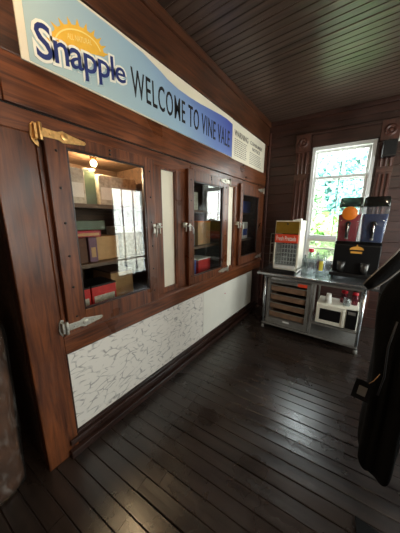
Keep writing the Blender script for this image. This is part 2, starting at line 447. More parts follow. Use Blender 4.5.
# back wall: level boards with the window cut out (frame: s along the wall, -y into the room)
WS0, WS1, WZ0, WZ1 = 0.70, 1.49, 0.94, 2.73
b = MB(); z = 0.0; k = 0
while z < CEIL:
    z1 = min(z+0.148, CEIL)
    segs = [(-0.05, 3.5)]
    if z1 > WZ0 and z < WZ1:
        segs = [(-0.05, WS0), (WS1, 3.5)]
        if z < WZ0: b.box(WS0, WS1, -0.0, 0.12, z, WZ0)
        if z1 > WZ1: b.box(WS0, WS1, -0.0, 0.12, WZ1, z1-.002)
    for a, e in segs: b.box(a, e, 0.0-rnd.uniform(0, .0015), 0.12, z+.0015, z1-.0015)
    z = z1
b.box(-0.05, WS0, 0.02, 0.13, 0, CEIL); b.box(WS1, 3.5, 0.02, 0.13, 0, CEIL)
struct(b.build('wall_back', M_back, bevel=0.003, mtx=BACK))
struct(MB().box(0.0, 3.3, -0.035, -0.0, CEIL-0.06, CEIL-0.002).box(0.0, 3.3, -0.02, 0.0, CEIL-0.16, CEIL-0.06).build('trim_1', M_back, bevel=0.006, mtx=BACK))
struct(MB().box(0.0, 3.3, -0.022, 0.0, 0.0, 0.16).build('baseboard_back', M_back, bevel=0.005, mtx=BACK))
struct(MB().box(0.03, 0.055, -0.045, -0.002, 0.16, CEIL-0.16).build('trim_2', M_backv, bevel=0.008, mtx=BACK))

# walls that the picture shows only in reflections
r = MB()
for y0, y1, z0, z1 in ((-2.0, 0.65, 0, CEIL), (1.75, 2.95, 0, CEIL), (3.92, 4.35, 0, CEIL), (0.65, 1.75, 0, 0.9), (0.65, 1.75, 2.35, CEIL), (2.95, 3.92, 0, 0.2), (2.95, 3.92, 2.40, CEIL)):
    r.box(3.25, 3.4, y0, y1, z0, z1)
struct(r.build('wall_right', M_plain_wall))
r = MB()
r.box(-0.9, 3.4, -2.0, -1.85, 0, CEIL)
struct(r.build('wall_front', M_plain_wall))
struct(MB().box(-0.9, -0.78, -2.0, 3.95, 0, CEIL).build('wall_left', M_dark))

def window_grid(name, M, u0, u1, z0, z1, nu, zs, fw, d0, d1, mat, glass_mat):
    o = MB()
    o.box(u0, u0+fw, d0, d1, z0, z1); o.box(u1-fw, u1, d0, d1, z0, z1); o.box(u0+fw, u1-fw, d0, d1, z0, z0+fw); o.box(u0+fw, u1-fw, d0, d1, z1-fw, z1)
    fr = o.build(name, mat, mtx=M, bevel=0.003); struct(fr)
    o = MB()
    for i in range(1, nu):
        u = u0+(u1-u0)*i/nu; o.box(u-.012, u+.012, (d0+d1)/2-.012, (d0+d1)/2+.012, z0+fw, z1-fw)
    for zz in zs: o.box(u0+fw, u1-fw, (d0+d1)/2-.016, (d0+d1)/2+.016, zz-.015, zz+.015)
    m = o.build('muntin', mat, fr)
    MB().box(u0+fw, u1-fw, (d0+d1)/2-.003, (d0+d1)/2+.003, z0+fw, z1-fw).build('pane', glass_mat, fr)
    return fr
ROTR = Matrix.Translation((3.32, 0, 0)) @ Matrix.Rotation(PI/2, 4, 'Z')
window_grid('window_2', ROTR, 2.95, 3.92, 0.2, 2.40, 3, (0.65,), 0.06, -0.05, 0.05, M_white, M_winglass)
window_grid('added_window', ROTR, 0.65, 1.75, 0.9, 2.35, 2, (1.6,), 0.06, -0.05, 0.05, M_white, M_winglass)  # unseen window, added to let in more daylight from the side

# window in the back wall
fr = MB()
fr.box(WS0, WS0+.045, -.012, .115, WZ0, WZ1).box(WS1-.045, WS1, -.012, .115, WZ0, WZ1)
fr.box(WS0+.045, WS1-.045, -.012, .115, WZ1-.05, WZ1).box(WS0+.045, WS1-.045, -.012, .115, WZ0, WZ0+.04)
win = struct(fr.build('window_1', M_white, mtx=BACK, bevel=0.004))
a0, a1 = WS0+.045, WS1-.045
s = MB()   # upper sash (outer track)
s.box(a0, a0+.035, .07, .1, 2.24, WZ1-.05).box(a1-.035, a1, .07, .1, 2.24, WZ1-.05).box(a0+.035, a1-.035, .07, .1, WZ1-.08, WZ1-.05).box(a0+.035, a1-.035, .07, .1, 2.24, 2.275)
up = s.build('upper_sash', M_white, win, bevel=0.003)
MB().box(1.10-.007, 1.10+.007, .078, .092, 2.275, WZ1-.08).build('muntin', M_grey, up)
MB().box(a0+.03, a1-.03, .083, .087, 2.27, WZ1-.075).build('pane', M_winglass, up)
s = MB()   # lower sash (inner track), raised
s.box(a0, a0+.04, .03, .06, 1.335, 2.305).box(a1-.04, a1, .03, .06, 1.335, 2.305).box(a0+.04, a1-.04, .03, .06, 2.265, 2.305).box(a0+.04, a1-.04, .03, .06, 1.335, 1.40)
lo = s.build('lower_sash', M_white, win, bevel=0.003)
MB().box(1.095-.006, 1.095+.006, .038, .052, 1.40, 2.265).box(a0+.04, 1.089, .038, .052, 1.775, 1.787).box(1.101, a1-.04, .038, .052, 1.775, 1.787).build('muntin', M_grey, lo)
MB().box(a0+.035, a1-.035, .043, .047, 1.39, 2.27).build('pane', M_winglass, lo)
s = MB()   # screen filling the gap below the raised sash
s.box(a0, a0+.05, .02, .06, WZ0+.04, 1.335).box(a1-.05, a1, .02, .06, WZ0+.04, 1.335).box(a0+.05, a1-.05, .02, .06, 1.30, 1.335).box(a0+.05, a1-.05, .02, .06, WZ0+.04, 1.0).box(a0+.05, a1-.05, .02, .06, 1.17, 1.195)
scn = s.build('screen_frame', M_whitep, win, bevel=0.003)
for za, zb in ((1.0, 1.17), (1.195, 1.30)): MB().box(a0+.05, a1-.05, .037, .043, za, zb).build('screen_pane', M_screen, scn)
# casing of the back window
def casing(s0, s1, name):
    o = MB(); zt = 2.68
    o.box(s0, s1, -.024, -.002, 0.16, zt)
    n = 3; wd = (s1-s0)
    for i in range(n):
        u = s0+wd*(0.2+0.3*i); rad = wd*0.1
        for za, zb in ((0.3, 2.26), (2.36, zt-.02)):
            ring = lambda zz: [Vector((u+rad*math.cos(a_), -.023-rad*0.8*math.sin(a_), zz)) for a_ in [PI*q/6 for q in range(7)]]
            o.rings([ring(za), ring(zb)], True, True)
    o.box(s0-.004, s1+.004, -.034, -.02, 2.285, 2.335)
    c_ = struct(o.build(name, M_backv, mtx=BACK, bevel=0.003))
    rb = MB().box(s0-.012, s1+.012, -.045, -.002, zt, zt+0.25)
    rb.lathe([(0.001, 0.012), (.018, .012), (.024, .004), (.034, .004), (.046, .016), (.058, .016), (.066, .002), (.078, .0), (.078, -.01)], (s0+s1)/2, -.045, zt+0.125, 28, True, 'y')
    rb.build('rosette', M_backv, c_, bevel=0.003)
casing(0.465, 0.655, 'trim_3'); casing(1.52, 1.695, 'trim_4')
struct(MB().box(0.68, 1.51, -.026, -.001, 2.735, 2.90).box(0.66, 1.53, -.04, -.001, 2.90, 2.93).build('trim_5', M_back, mtx=BACK, bevel=0.004))

# ------------------------------------------------------------------ outside
struct(MB().box(-30, 30, 4.6, 60, -0.7, -0.6).build('ground', M_lawn))
def tree(name, label, x, y, h, rad, nleaf, mat, seed, group, low=0.35, ls=0.16):
    rr = random.Random(seed)
    e = empty(name, label, 'tree', (x, y, -0.6), group)
    MB().tube([(x, y, -0.6), (x+.1, y, h*0.3), (x-.08, y+.1, h*0.6), (x+.05, y, h*0.85)], [.16, .12, .08, .03], 8).build('trunk', M_bark, e)
    o = MB()
    lumps = [(rr.uniform(-.6, .6)*rad, rr.uniform(-.6, .6)*rad, h*(low+(1-low)*rr.random()), rad*rr.uniform(.25, .55)) for _ in range(26)]
    for i in range(nleaf):
        lx, ly, lz, lr = rr.choice(lumps)
        d = Vector((rr.gauss(0, 1), rr.gauss(0, 1), rr.gauss(0, 1))).normalized()*lr*rr.random()**0.4
        p = Vector((x+lx, y+ly, lz))+d
        t = Vector((rr.gauss(0, 1), rr.gauss(0, 1), rr.gauss(0, .6))).normalized()*ls*rr.uniform(.6, 1.3)
        q = t.cross(Vector((rr.gauss(0, 1), rr.gauss(0, 1), rr.gauss(0, 1))))*0.9
        if q.length > ls: q = q.normalized()*ls*.6
        o.face([o.bm.verts.new(p-t), o.bm.verts.new(p+q), o.bm.verts.new(p+t), o.bm.verts.new(p-q)])
    o.build('foliage', mat, e)
tree('leafy_tree', 'big blue-green leafy tree farthest outside, in the middle of the window', -0.3, 21, 6.0, 2.4, 5200, M_leaf3, 1, None, 0.02, .24)
tree('leafy_tree', 'slim tree outside the window beyond the slush dispenser lids', 1.1, 13, 4.3, 1.15, 2200, M_leaf3, 4, None, 0.15, .15)
tree('leafy_tree', 'wide mid-green tree behind the pale bush outside', -2.0, 16.0, 3.4, 1.5, 3600, M_leaf, 2, None, 0.02, .2)
tree('leafy_bush', 'pale green bush low in the window outside', -0.4, 10.0, 1.7, 1.1, 2200, M_leaf2, 3, None, 0.0, .12)
tree('leafy_bush', 'yellow-green bush showing under the orange print of the red bowl', 1.2, 7.4, 1.5, 0.9, 1500, M_leaf2, 5, None, 0.0, .12)

# ------------------------------------------------------------------ icebox cabinet
Y0 = 0.315
cab = empty('icebox_cabinet', 'long built-in dark wooden icebox wall with three glass doors and white lower boards', 'icebox', (0, 2.1, 0))
fr = MB()
TH = 0.075
def post(y0, y1, z0, z1, x1=0.0): fr.box(-TH, x1, y0, y1, z0, z1)
for y0, y1 in ((0.505, 0.57), (1.27, 1.41), (1.61, 1.775), (2.53, 2.595), (2.81, 2.93), (3.71, 3.90)): 
    fr = MB(); post(y0, y1, 0.95, 2.09); fr.build('upright_post', M_cab, cab, bevel=0.004)
fr = MB()
post(Y0, 3.90, 2.09, 2.195)
fr.build('top_rail', M_cabh, cab, bevel=0.003)
MB().box(-TH, 0.012, Y0+.08, 3.90, 2.203, 2.42).build('header_board', M_cabh, cab, bevel=0.004)
MB().box(-TH, -0.004, Y0, 3.90, 2.195, 2.203).build('shadow_groove', M_gap, cab)
fz = MB().box(-TH, 0.03, Y0-.0, 3.90, 2.855, 3.12).box(-TH, 0.012, Y0, 3.90, 2.42, 2.855).box(-TH, 0.05, Y0, 3.90, 3.12, 3.198)
fz.build('frieze_board', M_frieze, cab, bevel=0.005)
MB().box(-TH, 0.006, Y0, Y0+.078, 2.203, 2.42).build('corner_block', M_cab, cab, bevel=0.003)
# lower part
MB().box(-TH, 0.0, Y0, 0.505, 0.0, 2.09).build('corner_post', M_cab, cab, bevel=0.006)
lr = MB().box(-TH, 0.0, 0.505, 3.90, 0.775, 0.905)
lr.build('lower_rail', M_cabh, cab, bevel=0.003)
MB().prism([(-TH, .905), (.004, .905), (.028, .912), (.028, .925), (0.0, .95), (-TH, .95)], 'xz', 0.505, 3.90).build('sill_rail', M_sill, cab, bevel=0.004)
MB().box(-TH, 0.0, 3.58, 3.90, 0.0, 0.775).build('end_post', M_base, cab, bevel=0.003)
pm = MB().box(-TH, -0.012, 0.515, 2.078, 0.165, 0.768).build('veined_panel', M_marble, cab); pm['label'] = 'white board with grey veins'
pw = MB().box(-TH, -0.012, 2.082, 3.57, 0.165, 0.768).build('plain_panel', M_whitep, cab); pw['label'] = 'plain white board'
MB().box(-TH, -0.004, 0.505, 0.515, 0.15, 0.775).box(-TH, -0.004, 3.57, 3.58, 0.15, 0.775).box(-TH, -0.004, 0.515, 3.57, 0.768, 0.775).box(-TH, -0.004, 0.515, 3.57, 0.15, 0.165).build('panel_edging', M_base, cab, bevel=0.002)
MB().lathe([(.001, .006), (.008, .004), (.009, 0)], -.012, 2.62, 0.60, 10, True, 'x').build('red_mark', M_red, cab)
MB().box(-TH, 0.0, 0.505, 3.58, 0.0, 0.15).box(0.0, 0.022, 0.45, 3.86, 0.088, 0.128).box(0.0, 0.04, 0.44, 3.86, 0.0, 0.055).build('base_molding', M_base, cab, bevel=0.006)
# filler panels between the doors
for y0, y1 in ((1.41, 1.61), (2.595, 2.81)):
    MB().box(-.06, -.03, y0, y1, 0.95, 2.09).build('filler_panel', M_cream, cab)
    MB().box(-.03, -.006, y0, y0+.014, .95, 2.09).box(-.03, -.006, y1-.014, y1, .95, 2.09).box(-.03, -.006, y0+.014, y1-.014, 2.075, 2.09).box(-.03, -.006, y0+.014, y1-.014, .95, .995).build('filler_edging', M_cab, cab, bevel=0.002)
# carcass
XB = -0.70
cs = MB().box(XB-.03, XB, Y0, 3.90, 0.0, CEIL-.01).box(XB, -TH, Y0, Y0+.03, 0, CEIL-.01).box(XB, -TH, 3.87, 3.90, 0, CEIL-.01).box(XB, -TH, Y0+.03, 3.87, 2.13, 2.16).box(XB, -TH, Y0+.03, 3.87, 0.93, 0.952)
cs.build('carcass', M_inner, cab)
for yp in (1.45, 2.70): MB().box(XB, -TH, yp, yp+.02, .952, 2.13).build('partition', M_inner, cab)
for (y0, y1) in ((Y0+.03, 1.45), (1.47, 2.70), (2.72, 3.87)):
    for zz, xf in ((1.30, -0.13), (1.735, -0.20)):
        sh = MB().box(XB, xf, y0, y1, zz, zz+.022).build('shelf', M_inner, cab)
        MB().box(xf, xf+.006, y0, y1, zz-.006, zz+.024).build('shelf_edge', M_inner, sh)

def door(name_label, y0, y1, z0, z1, gy0, gy1, gz0, gz1, hinge_side, hinge_mats):
    X0, X1 = 0.001, 0.040
    d = MB()
    d.box(X0, X1, y0, gy0, z0, z1).box(X0, X1, gy1, y1, z0, z1).box(X0, X1, gy0, gy1, gz1, z1).box(X0, X1, gy0, gy1, z0, gz0)
    dr = d.build('glass_door', M_cab, cab, bevel=0.004); dr['label'] = name_label
    bd = MB()
    for a in (0.0,):
        bd.box(.012, .034, gy0, gy0+.012, gz0, gz1).box(.012, .034, gy1-.012, gy1, gz0, gz1).box(.012, .034, gy0+.012, gy1-.012, gz0, gz0+.012).box(.012, .034, gy0+.012, gy1-.012, gz1-.012, gz1)
    bd.build('glazing_bead', M_base, dr, bevel=0.003)
    MB().box(.014, .019, gy0, gy1, gz0, gz1).build('glass_pane', M_doorglass, dr)
    # bolts on stiles and the top rail
    pts = []
    n = 6
    for i in range(n):
        zz = z0+.1+(z1-z0-.2)*i/(n-1)
        pts += [((y0+gy0)/2, zz), ((y1+gy1)/2, zz)]
    ym = (y0+y1)/2
    pts += [(ym, z1-.025), (ym, z1-.05)]
    b0 = MB().lathe([(.0075, 0), (.0075, .003), (.0045, .005), (.0005, .0055)], 0, 0, 0, 10, True, 'x').build('bolt', M_iron, dr, mtx=Matrix.Translation((X1, pts[0][0], pts[0][1])))
    for q in pts[1:]:
        b_ = b0.copy(); COL.objects.link(b_); b_.matrix_basis = Matrix.Translation((X1, q[0], q[1]))
    # strap hinges
    for (zc, mat) in zip((z1-.025, z0+.045), hinge_mats):
        sgn = 1 if hinge_side == 'near' else -1
        yh = y0-.02 if sgn > 0 else y1+.02
        X = X1
        P = lambda u: yh+sgn*u
        h = MB()
        # bracket on the frame
        br = [(P(-.030), zc-.015), (P(-.026), zc-.04), (P(-.012), zc-.06), (P(.006), zc-.07), (P(.008), zc-.05), (P(.002), zc-.03), (P(.002), zc+.03), (P(.006), zc+.045), (P(-.010), zc+.05), (P(-.024), zc+.032)]
        h.prism(br, 'yz', 0.0, 0.012)
        h.box(0.012, X+.004, min(P(-.018), P(.0)), max(P(-.018), P(.0)), zc-.035, zc+.035)
        h.lathe([(.011, -.042), (.011, .042)], X+.006, P(.006), zc, 12)
        strap = [(P(.008), zc-.022), (P(.09), zc-.020), (P(.115), zc-.031), (P(.15), zc-.026), (P(.235), zc-.014), (P(.245), zc-.004), (P(.238), zc+.006), (P(.15), zc+.022), (P(.115), zc+.031), (P(.09), zc+.020), (P(.008), zc+.022)]
        h.prism(strap, 'yz', X, X+.008)
        h.lathe([(.020, .008), (.018, .013), (.0005, .015)], X, P(.122), zc, 16, True, 'x')
        for u in (.05, .175, .225): h.lathe([(.006, .008), (.005, .012), (.0005, .013)], X, P(u), zc-.002, 8, True, 'x')
        h.build('strap_hinge', mat, dr, bevel=0.002)
    # latch on the other edge
    yl = y1 if hinge_side == 'near' else y0
    sg = 1 if hinge_side == 'near' else -1
    zl = 1.575
    k = MB()
    k.box(X1, X1+.006, *sorted((yl-sg*.035, yl-sg*.004)), zl-.045, zl+.03)
    k.tube([(X1+.004, yl-sg*.02, zl+.005), (X1+.028, yl-sg*.022, zl), (X1+.04, yl-sg*.03, zl-.03), (X1+.034, yl-sg*.034, zl-.075)], [.008, .010, .010, .006], 10)
    k.tube([(X1+.02, yl-sg*.025, zl+.004), (X1+.024, yl+sg*.05, zl+.008)], [.008, .006], 8)
    k.build('latch_handle', M_pewter, dr, bevel=0.0015)
    k = MB().box(0.0, .03, *sorted((yl+sg*.02, yl+sg*.065)), zl-.005, zl+.04).box(0.0, .045, *sorted((yl+sg*.025, yl+sg*.06)), zl+.024, zl+.038)
    k.tube([(.036, yl+sg*.04, zl+.02), (.042, yl+sg*.04, zl-.02), (.04, yl+sg*.042, zl-.05)], [.008, .008, .009], 8)
    k.build('latch_keeper', M_pewter, dr, bevel=0.002)
    return dr
door('door with a brass upper hinge', 0.53, 1.30, 0.93, 2.12, 0.64, 1.205, 1.055, 2.05, 'near', (M_brass, M_pewter))
door(None or 'door in the middle', 1.74, 2.56, 0.945, 2.13, 1.83, 2.42, 1.03, 2.03, 'far', (M_pewter, M_pewter))
door('door beside the steel table', 2.90, 3.74, 0.97, 2.14, 2.985, 3.57, 1.085, 2.00, 'far', (M_pewter, M_pewter))

# light bulb in the icebox
bl = empty('light_bulb', 'small warm bulb glowing at the top inside the icebox door with brass hinge', 'light bulb', (-0.30, 0.985, 2.13))
MB().lathe([(.022, 0), (.022, -.02), (.016, -.03)], -0.30, 0.985, 2.13, 14).build('socket', M_brass, bl)
MB().sphere((-0.30, 0.985, 2.075), .024).build('bulb_glass', M_bulb, bl)
pl = bpy.data.lights.new('bulb_light', 'POINT'); pl.energy = 22; pl.color = (1, .72, .42); pl.shadow_soft_size = 0.025
po = bpy.data.objects.new('bulb_light', pl); COL.objects.link(po); po.parent = bl; po.location = (0.0, 0, -.085)

# goods in the icebox
def carton(name, label, cat, x0, x1, y0, y1, z0, h, mat, lidmat=None, band=None, group=None):
    e = empty(name, label, cat, ((x0+x1)/2, (y0+y1)/2, z0), group)
    MB().box(x0, x1, y0, y1, z0, z0+h).build('box_body', mat, e, bevel=0.004)
    if lidmat:
        MB().box(x0-.002, x1+.002, y0-.002, y1+.002, z0+h-.012, z0+h+.003).build('box_lid', lidmat, e, bevel=0.002)
    if band:
        MB().box(x1, x1+.0015, y0+.015, y1-.015, z0+h*.2, z0+h*.6).build('printed_panel', band, e)
    return e
g1 = 'cartons on the upper icebox shelf'
carton('grey_carton', 'grey printed carton on the upper shelf nearest the brass hinge', 'carton', -.58, -.26, .50, .88, 1.757, .255, M_greycard, None, M_paper, None)
carton('green_tin', 'tall green tin between two grey cartons on the upper shelf', 'tin', -.42, -.30, .895, .985, 1.757, .27, M_green, M_pewter)
carton('grey_carton', 'grey printed carton on the upper shelf beside the green tin, under the bulb', 'carton', -.58, -.28, 1.0, 1.36, 1.757, .24, M_greycard, None, M_paper)
carton('yellow_carton', 'bright yellow narrow carton on the middle icebox shelf', 'carton', -.36, -.17, .66, .715, 1.322, .225, M_yellow)
carton('brown_carton', 'dark brown carton on the middle shelf between yellow and plum boxes', 'carton', -.42, -.19, .725, .81, 1.322, .19, M_brownlid)
carton('plum_carton', 'plum coloured carton with pale print on the middle shelf', 'carton', -.34, -.18, .82, .885, 1.322, .19, M_purple, None, M_kraft)
carton('kraft_carton', 'plain tan cardboard carton on the middle shelf behind the door with brass hinge', 'carton', -.45, -.22, .90, 1.10, 1.322, .19, M_kraft)
carton('maroon_carton', 'flat maroon carton lying on the brown and plum cartons of the middle shelf', 'carton', -.34, -.19, .735, .93, 1.514, .05, M_redslush, None, M_kraft)
carton('olive_carton', 'flat dark olive carton on top of the maroon one under the upper shelf', 'carton', -.36, -.19, .74, .97, 1.566, .07, M_green)
carton('grey_carton', 'grey carton at the latch end of the middle shelf', 'carton', -.45, -.22, 1.13, 1.33, 1.322, .26, M_greycard)
carton('red_carton', 'red carton with dark top at the hinge corner of the icebox bottom', 'carton', -.32, -.10, .60, .755, .952, .205, M_red, M_black, M_greycard)
carton('red_carton', 'red carton with dark top second from the hinge on the icebox bottom', 'carton', -.32, -.10, .765, .965, .952, .205, M_red, M_black, M_greycard)
carton('kraft_carton', 'tan cardboard carton on the icebox bottom beside the red cartons', 'carton', -.52, -.22, 1.0, 1.22, .952, .25, M_kraft, M_brownlid)
carton('amber_carton', 'orange-brown carton on the middle shelf behind the central door', 'carton', -.42, -.2, 2.22, 2.5, 1.322, .30, M_kraft, M_orange)
carton('teal_carton', 'teal carton on the middle shelf behind the central door', 'carton', -.42, -.2, 1.95, 2.15, 1.322, .2, M_teal)
carton('red_carton', 'red carton on the icebox bottom behind the central door', 'carton', -.38, -.14, 2.15, 2.42, .952, .2, M_red, M_paper)
carton('blue_carton', 'blue carton on the icebox bottom behind the central door', 'carton', -.38, -.14, 1.88, 2.10, .952, .22, M_bluecard, M_paper)
carton('grey_carton', 'grey carton on the upper shelf behind the central door', 'carton', -.5, -.26, 1.75, 2.3, 1.757, .22, M_greycard)
carton('white_carton', 'white carton on the middle shelf behind the door by the table', 'carton', -.40, -.16, 3.42, 3.62, 1.322, .28, M_paper, None, M_bluecard)
carton('blue_carton', 'blue carton on the upper shelf behind the door by the table', 'carton', -.48, -.22, 3.46, 3.84, 1.757, .2, M_bluecard)

# ------------------------------------------------------------------ banner and notice
ban = empty('banner_sign', 'long blue and cream welcome banner board with a yellow sun logo', 'sign', (0.02, 1.56, 2.42))
MB().box(0.0125, 0.022, 0.49, 2.63, 2.412, 2.848).build('backing_board', M_cream, ban, bevel=0.001)
top = [(2.628, 2.785), (2.50, 2.797), (2.35, 2.793), (2.17, 2.777), (1.95, 2.757), (1.80, 2.75), (1.63, 2.75), (1.50, 2.766), (1.43, 2.786), (1.25, 2.822), (1.0, 2.832), (.525, 2.835)]
MB().prism([(.525, 2.42), (1.50, 2.42), (1.50, 2.413), (2.628, 2.413)] + top, 'yz', 0.022, 0.0245).build('blue_print', M_print, ban)
X = 0.0255
text_part('welcome_lettering', 'WELCOME TO VINE VALE', M_ink, ban, on_left(X), (1.135, 2.56, 2.506, 2.686), 0.003, 1.12)
# logo: sun behind the name
cy_, cz_ = 0.785, 2.592
def SP(r1, r2, a): u = r1*math.cos(a); return (cy_+u, cz_+r2*math.sin(a)+.30*u)
lg = MB().prism([SP(.155, .118, PI*i/24) for i in range(25)], 'yz', X, X+.001)
for i in range(11):
    a = PI*(0.04+0.092*i); da = .08
    lg.prism([SP(.152, .115, a-da), SP(.188, .152, a), SP(.152, .115, a+da)], 'yz', X, X+.0008)
lg.build('sun_emblem', M_sun, ban)
arc = MB()
aa = [PI*(.08+.84*i/20) for i in range(21)]
for i in range(20): arc.prism([SP(.136, .100, aa[i]), SP(.136, .100, aa[i+1]), SP(.129, .093, aa[i+1]), SP(.129, .093, aa[i])], 'yz', X+.001, X+.0016)
arc.build('emblem_ring', M_sunline, ban)
text_part('emblem_lettering', 'ALL NATURAL', M_sunline, ban, on_left(X+.0012), (.72, .86, 2.615, 2.642), 0.0, 1.0, 0.30)
ref = text_mesh('fit', 'Snapple', 0.0, 0.94)
text_part('logo_outline', 'Snapple', M_logowhite, ban, on_left(X+.002), (.56, 1.085, 2.450, 2.605), 0.075, 0.94, 0.20, ref, 0.2)
text_part('logo_lettering', 'Snapple', M_navy, ban, on_left(X+.0042), (.56, 1.085, 2.450, 2.605), 0.008, 0.94, 0.20, ref, 0.2)
bpy.data.meshes.remove(ref)

wn = empty('warning_notice', 'cream warning notice with two columns of small grey print beside the blue banner', 'sign', (0.02, 3.19, 2.41))
MB().box(0.0125, 0.020, 2.637, 3.75, 2.405, 2.845).build('notice_board', M_notice, wn, bevel=0.001)
text_part('notice_heading', 'WARNING', M_inkgrey, wn, on_left(.0215), (2.69, 3.10, 2.685, 2.755), 0.01)
text_part('notice_heading', 'CONSUMER', M_inkgrey, wn, on_left(.0215), (3.17, 3.62, 2.70, 2.745), 0.008)
text_part('notice_heading', 'NOTICE', M_inkgrey, wn, on_left(.0215), (3.25, 3.54, 2.63, 2.675), 0.008)
for (ya, yb, zt, n) in ((2.70, 3.08, 2.655, 9), (3.17, 3.62, 2.60, 7)):
    nl = MB()
    for i in range(n):
        y = ya; end = yb - rnd.uniform(0, .06)
        while y < end:
            wlen = rnd.uniform(.02, .06); nl.box(.020, .0207, y, min(y+wlen, end), zt-.024*i-.009, zt-.024*i); y += wlen+.012
    nl.build('notice_print', M_inkgrey, wn)

# ------------------------------------------------------------------ steel table by the back wall
tb = empty('steel_table', 'stainless steel work table standing under the back window', 'table', (1.0, 3.4, 0))
MB().box(.28, 1.72, 3.06, 3.78, .852, .89).build('table_top', M_steel, tb, bevel=0.006)
for x, y in ((.40, 3.11), (1.59, 3.11), (.40, 3.70), (1.59, 3.70)):
    lg_ = MB().lathe([(.019, .03), (.019, .852)], x, y, 0, 14).build('leg', M_steel, tb)
    MB().lathe([(.012, 0), (.024, .008), (.024, .03), (.019, .06)], x, y, 0, 14).build('foot', M_grey, lg_)
MB().box(.385, 1.605, 3.09, 3.72, .075, .10).build('lower_shelf', M_grey, tb, bevel=0.005)
MB().box(1.06, 1.605, 3.12, 3.72, .255, .275).build('middle_shelf', M_grey, tb, bevel=0.005)
for yp in (3.1, 3.69): MB().box(1.04, 1.065, yp, yp+.03, .10, .852).build('shelf_upright', M_grey, tb, bevel=0.003)
MB().box(.385, 1.605, 3.095, 3.12, .815, .852).build('apron', M_grey, tb, bevel=0.003)
MB().box(.50, .86, 3.072, 3.09, .80, .835).build('drawer_pull', M_steel, tb, bevel=0.004)

rk = empty('tray_rack', 'grey metal rack with brown trays on the lower shelf of the steel table', 'rack', (.72, 3.35, .10))
k = MB()
x0, x1, y0, y1, z0, z1 = .43, 1.02, 3.125, 3.62, .10, .79
k.box(x0, x0+.04, y0, y1, z0, z1).box(x1-.05, x1, y0, y1, z0, z1).box(x0+.04, x1-.05, y0, y1, z0, z0+.09).box(x0+.04, x1-.05, y0, y1, z1-.05, z1).box(x0+.04, x1-.05, y1-.01, y1, z0+.09, z1-.05)
k.build('rack_frame', M_grey, rk, bevel=0.004)
for i in range(4):
    zz = .20+i*.135
    tr = MB().box(x0+.045, x1-.055, y0+.03, y1-.02, zz, zz+.01).box(x0+.045, x1-.055, y0+.03, y0+.04, zz, zz+.085).box(x0+.045, x0+.055, y0+.04, y1-.02, zz, zz+.085).box(x1-.065, x1-.055, y0+.04, y1-.02, zz, zz+.085)
    t_ = tr.build('tray', M_tray, rk, bevel=0.003)
    MB().box(x0+.04, x1-.05, y0+.012, y0+.024, zz+.088, zz+.098).build('tray_rail', M_pewter, t_)
MB().box(.85, .97, y0-.004, y0, z1-.055, z1-.012).build('red_label', M_redsign, rk)
MB().box(.69, .78, y0-.004, y0, z0+.05, z0+.075).build('white_label', M_paper, rk)

mw = empty('microwave', 'small white microwave oven on the middle shelf of the steel table', 'microwave', (1.33, 3.3, .275))
MB().box(1.10, 1.565, 3.15, 3.50, .285, .56).build('microwave_body', M_ivory, mw, bevel=0.008)
MB().box(1.108, 1.43, 3.128, 3.15, .292, .552).build('microwave_door', M_ivory, mw, bevel=0.006)
MB().box(1.15, 1.385, 3.125, 3.128, .345, .50).build('door_window', M_black, mw, bevel=0.001)
MB().box(1.40, 1.42, 3.112, 3.128, .32, .525).build('door_handle', M_ivory, mw, bevel=0.004)
MB().box(1.445, 1.558, 3.138, 3.15, .295, .548).build('control_panel', M_black, mw, bevel=0.003)
MB().box(1.46, 1.54, 3.134, 3.138, .485, .525).build('display', M_grey, mw)
for sx_ in (1.13, 1.53):
    MB().lathe([(.012, 0), (.012, .01)], sx_, 3.2, .275, 10).build('foot', M_black, mw)

def cup(name, label, x, y, z, r0, r1, h, mat, group=None, n=24, t=.003):
    o = MB().lathe([(r0, 0), (r1, h), (r1-t, h), (r0-t, .004)], x, y, z, n)
    return tag(o.build(name, mat), label, 'cup', group)
cup('paper_cup', 'white paper cup upside down on top of the microwave', 1.225, 3.22, .56, .042, .028, .13, M_paper)
def jar(name, label, cat, x, y, z, r, h, mat, capmat=None, neck=0.6, group=None):
    e = empty(name, label, cat, (x, y, z), group)
    pr = [(r*.9, 0), (r, .006), (r, h*.68), (r*.93, h*.76), (r*neck, h*.86), (r*neck, h)]
    pr += [(r*neck-.002, h), (r*neck-.002, h*.86), (r*.93-.003, h*.75), (r-.003, h*.68), (r-.003, .008), (r*.85, .006)]
    MB().lathe(pr, x, y, z, 22).build('glass_body', mat, e)
    if capmat: MB().lathe([(r*neck+.003, h*.9), (r*neck+.004, h*.91), (r*neck+.004, h+.008), (r*neck+.001, h+.012)], x, y, z, 20).build('cap', capmat, e)
    return e
jar('glass_jar', 'red glass jar behind the clear jar on the microwave', 'jar', 1.39, 3.36, .56, .04, .15, M_pinkglass, M_redcap, .8)
jar('glass_jar', 'short clear glass jar on the microwave near the table leg', 'jar', 1.43, 3.25, .56, .04, .10, M_clear, None, .85)
jar('glass_jar', 'pink glass jar at the table leg end of the microwave', 'jar', 1.51, 3.34, .56, .035, .15, M_pinkglass, M_redcap, .8)

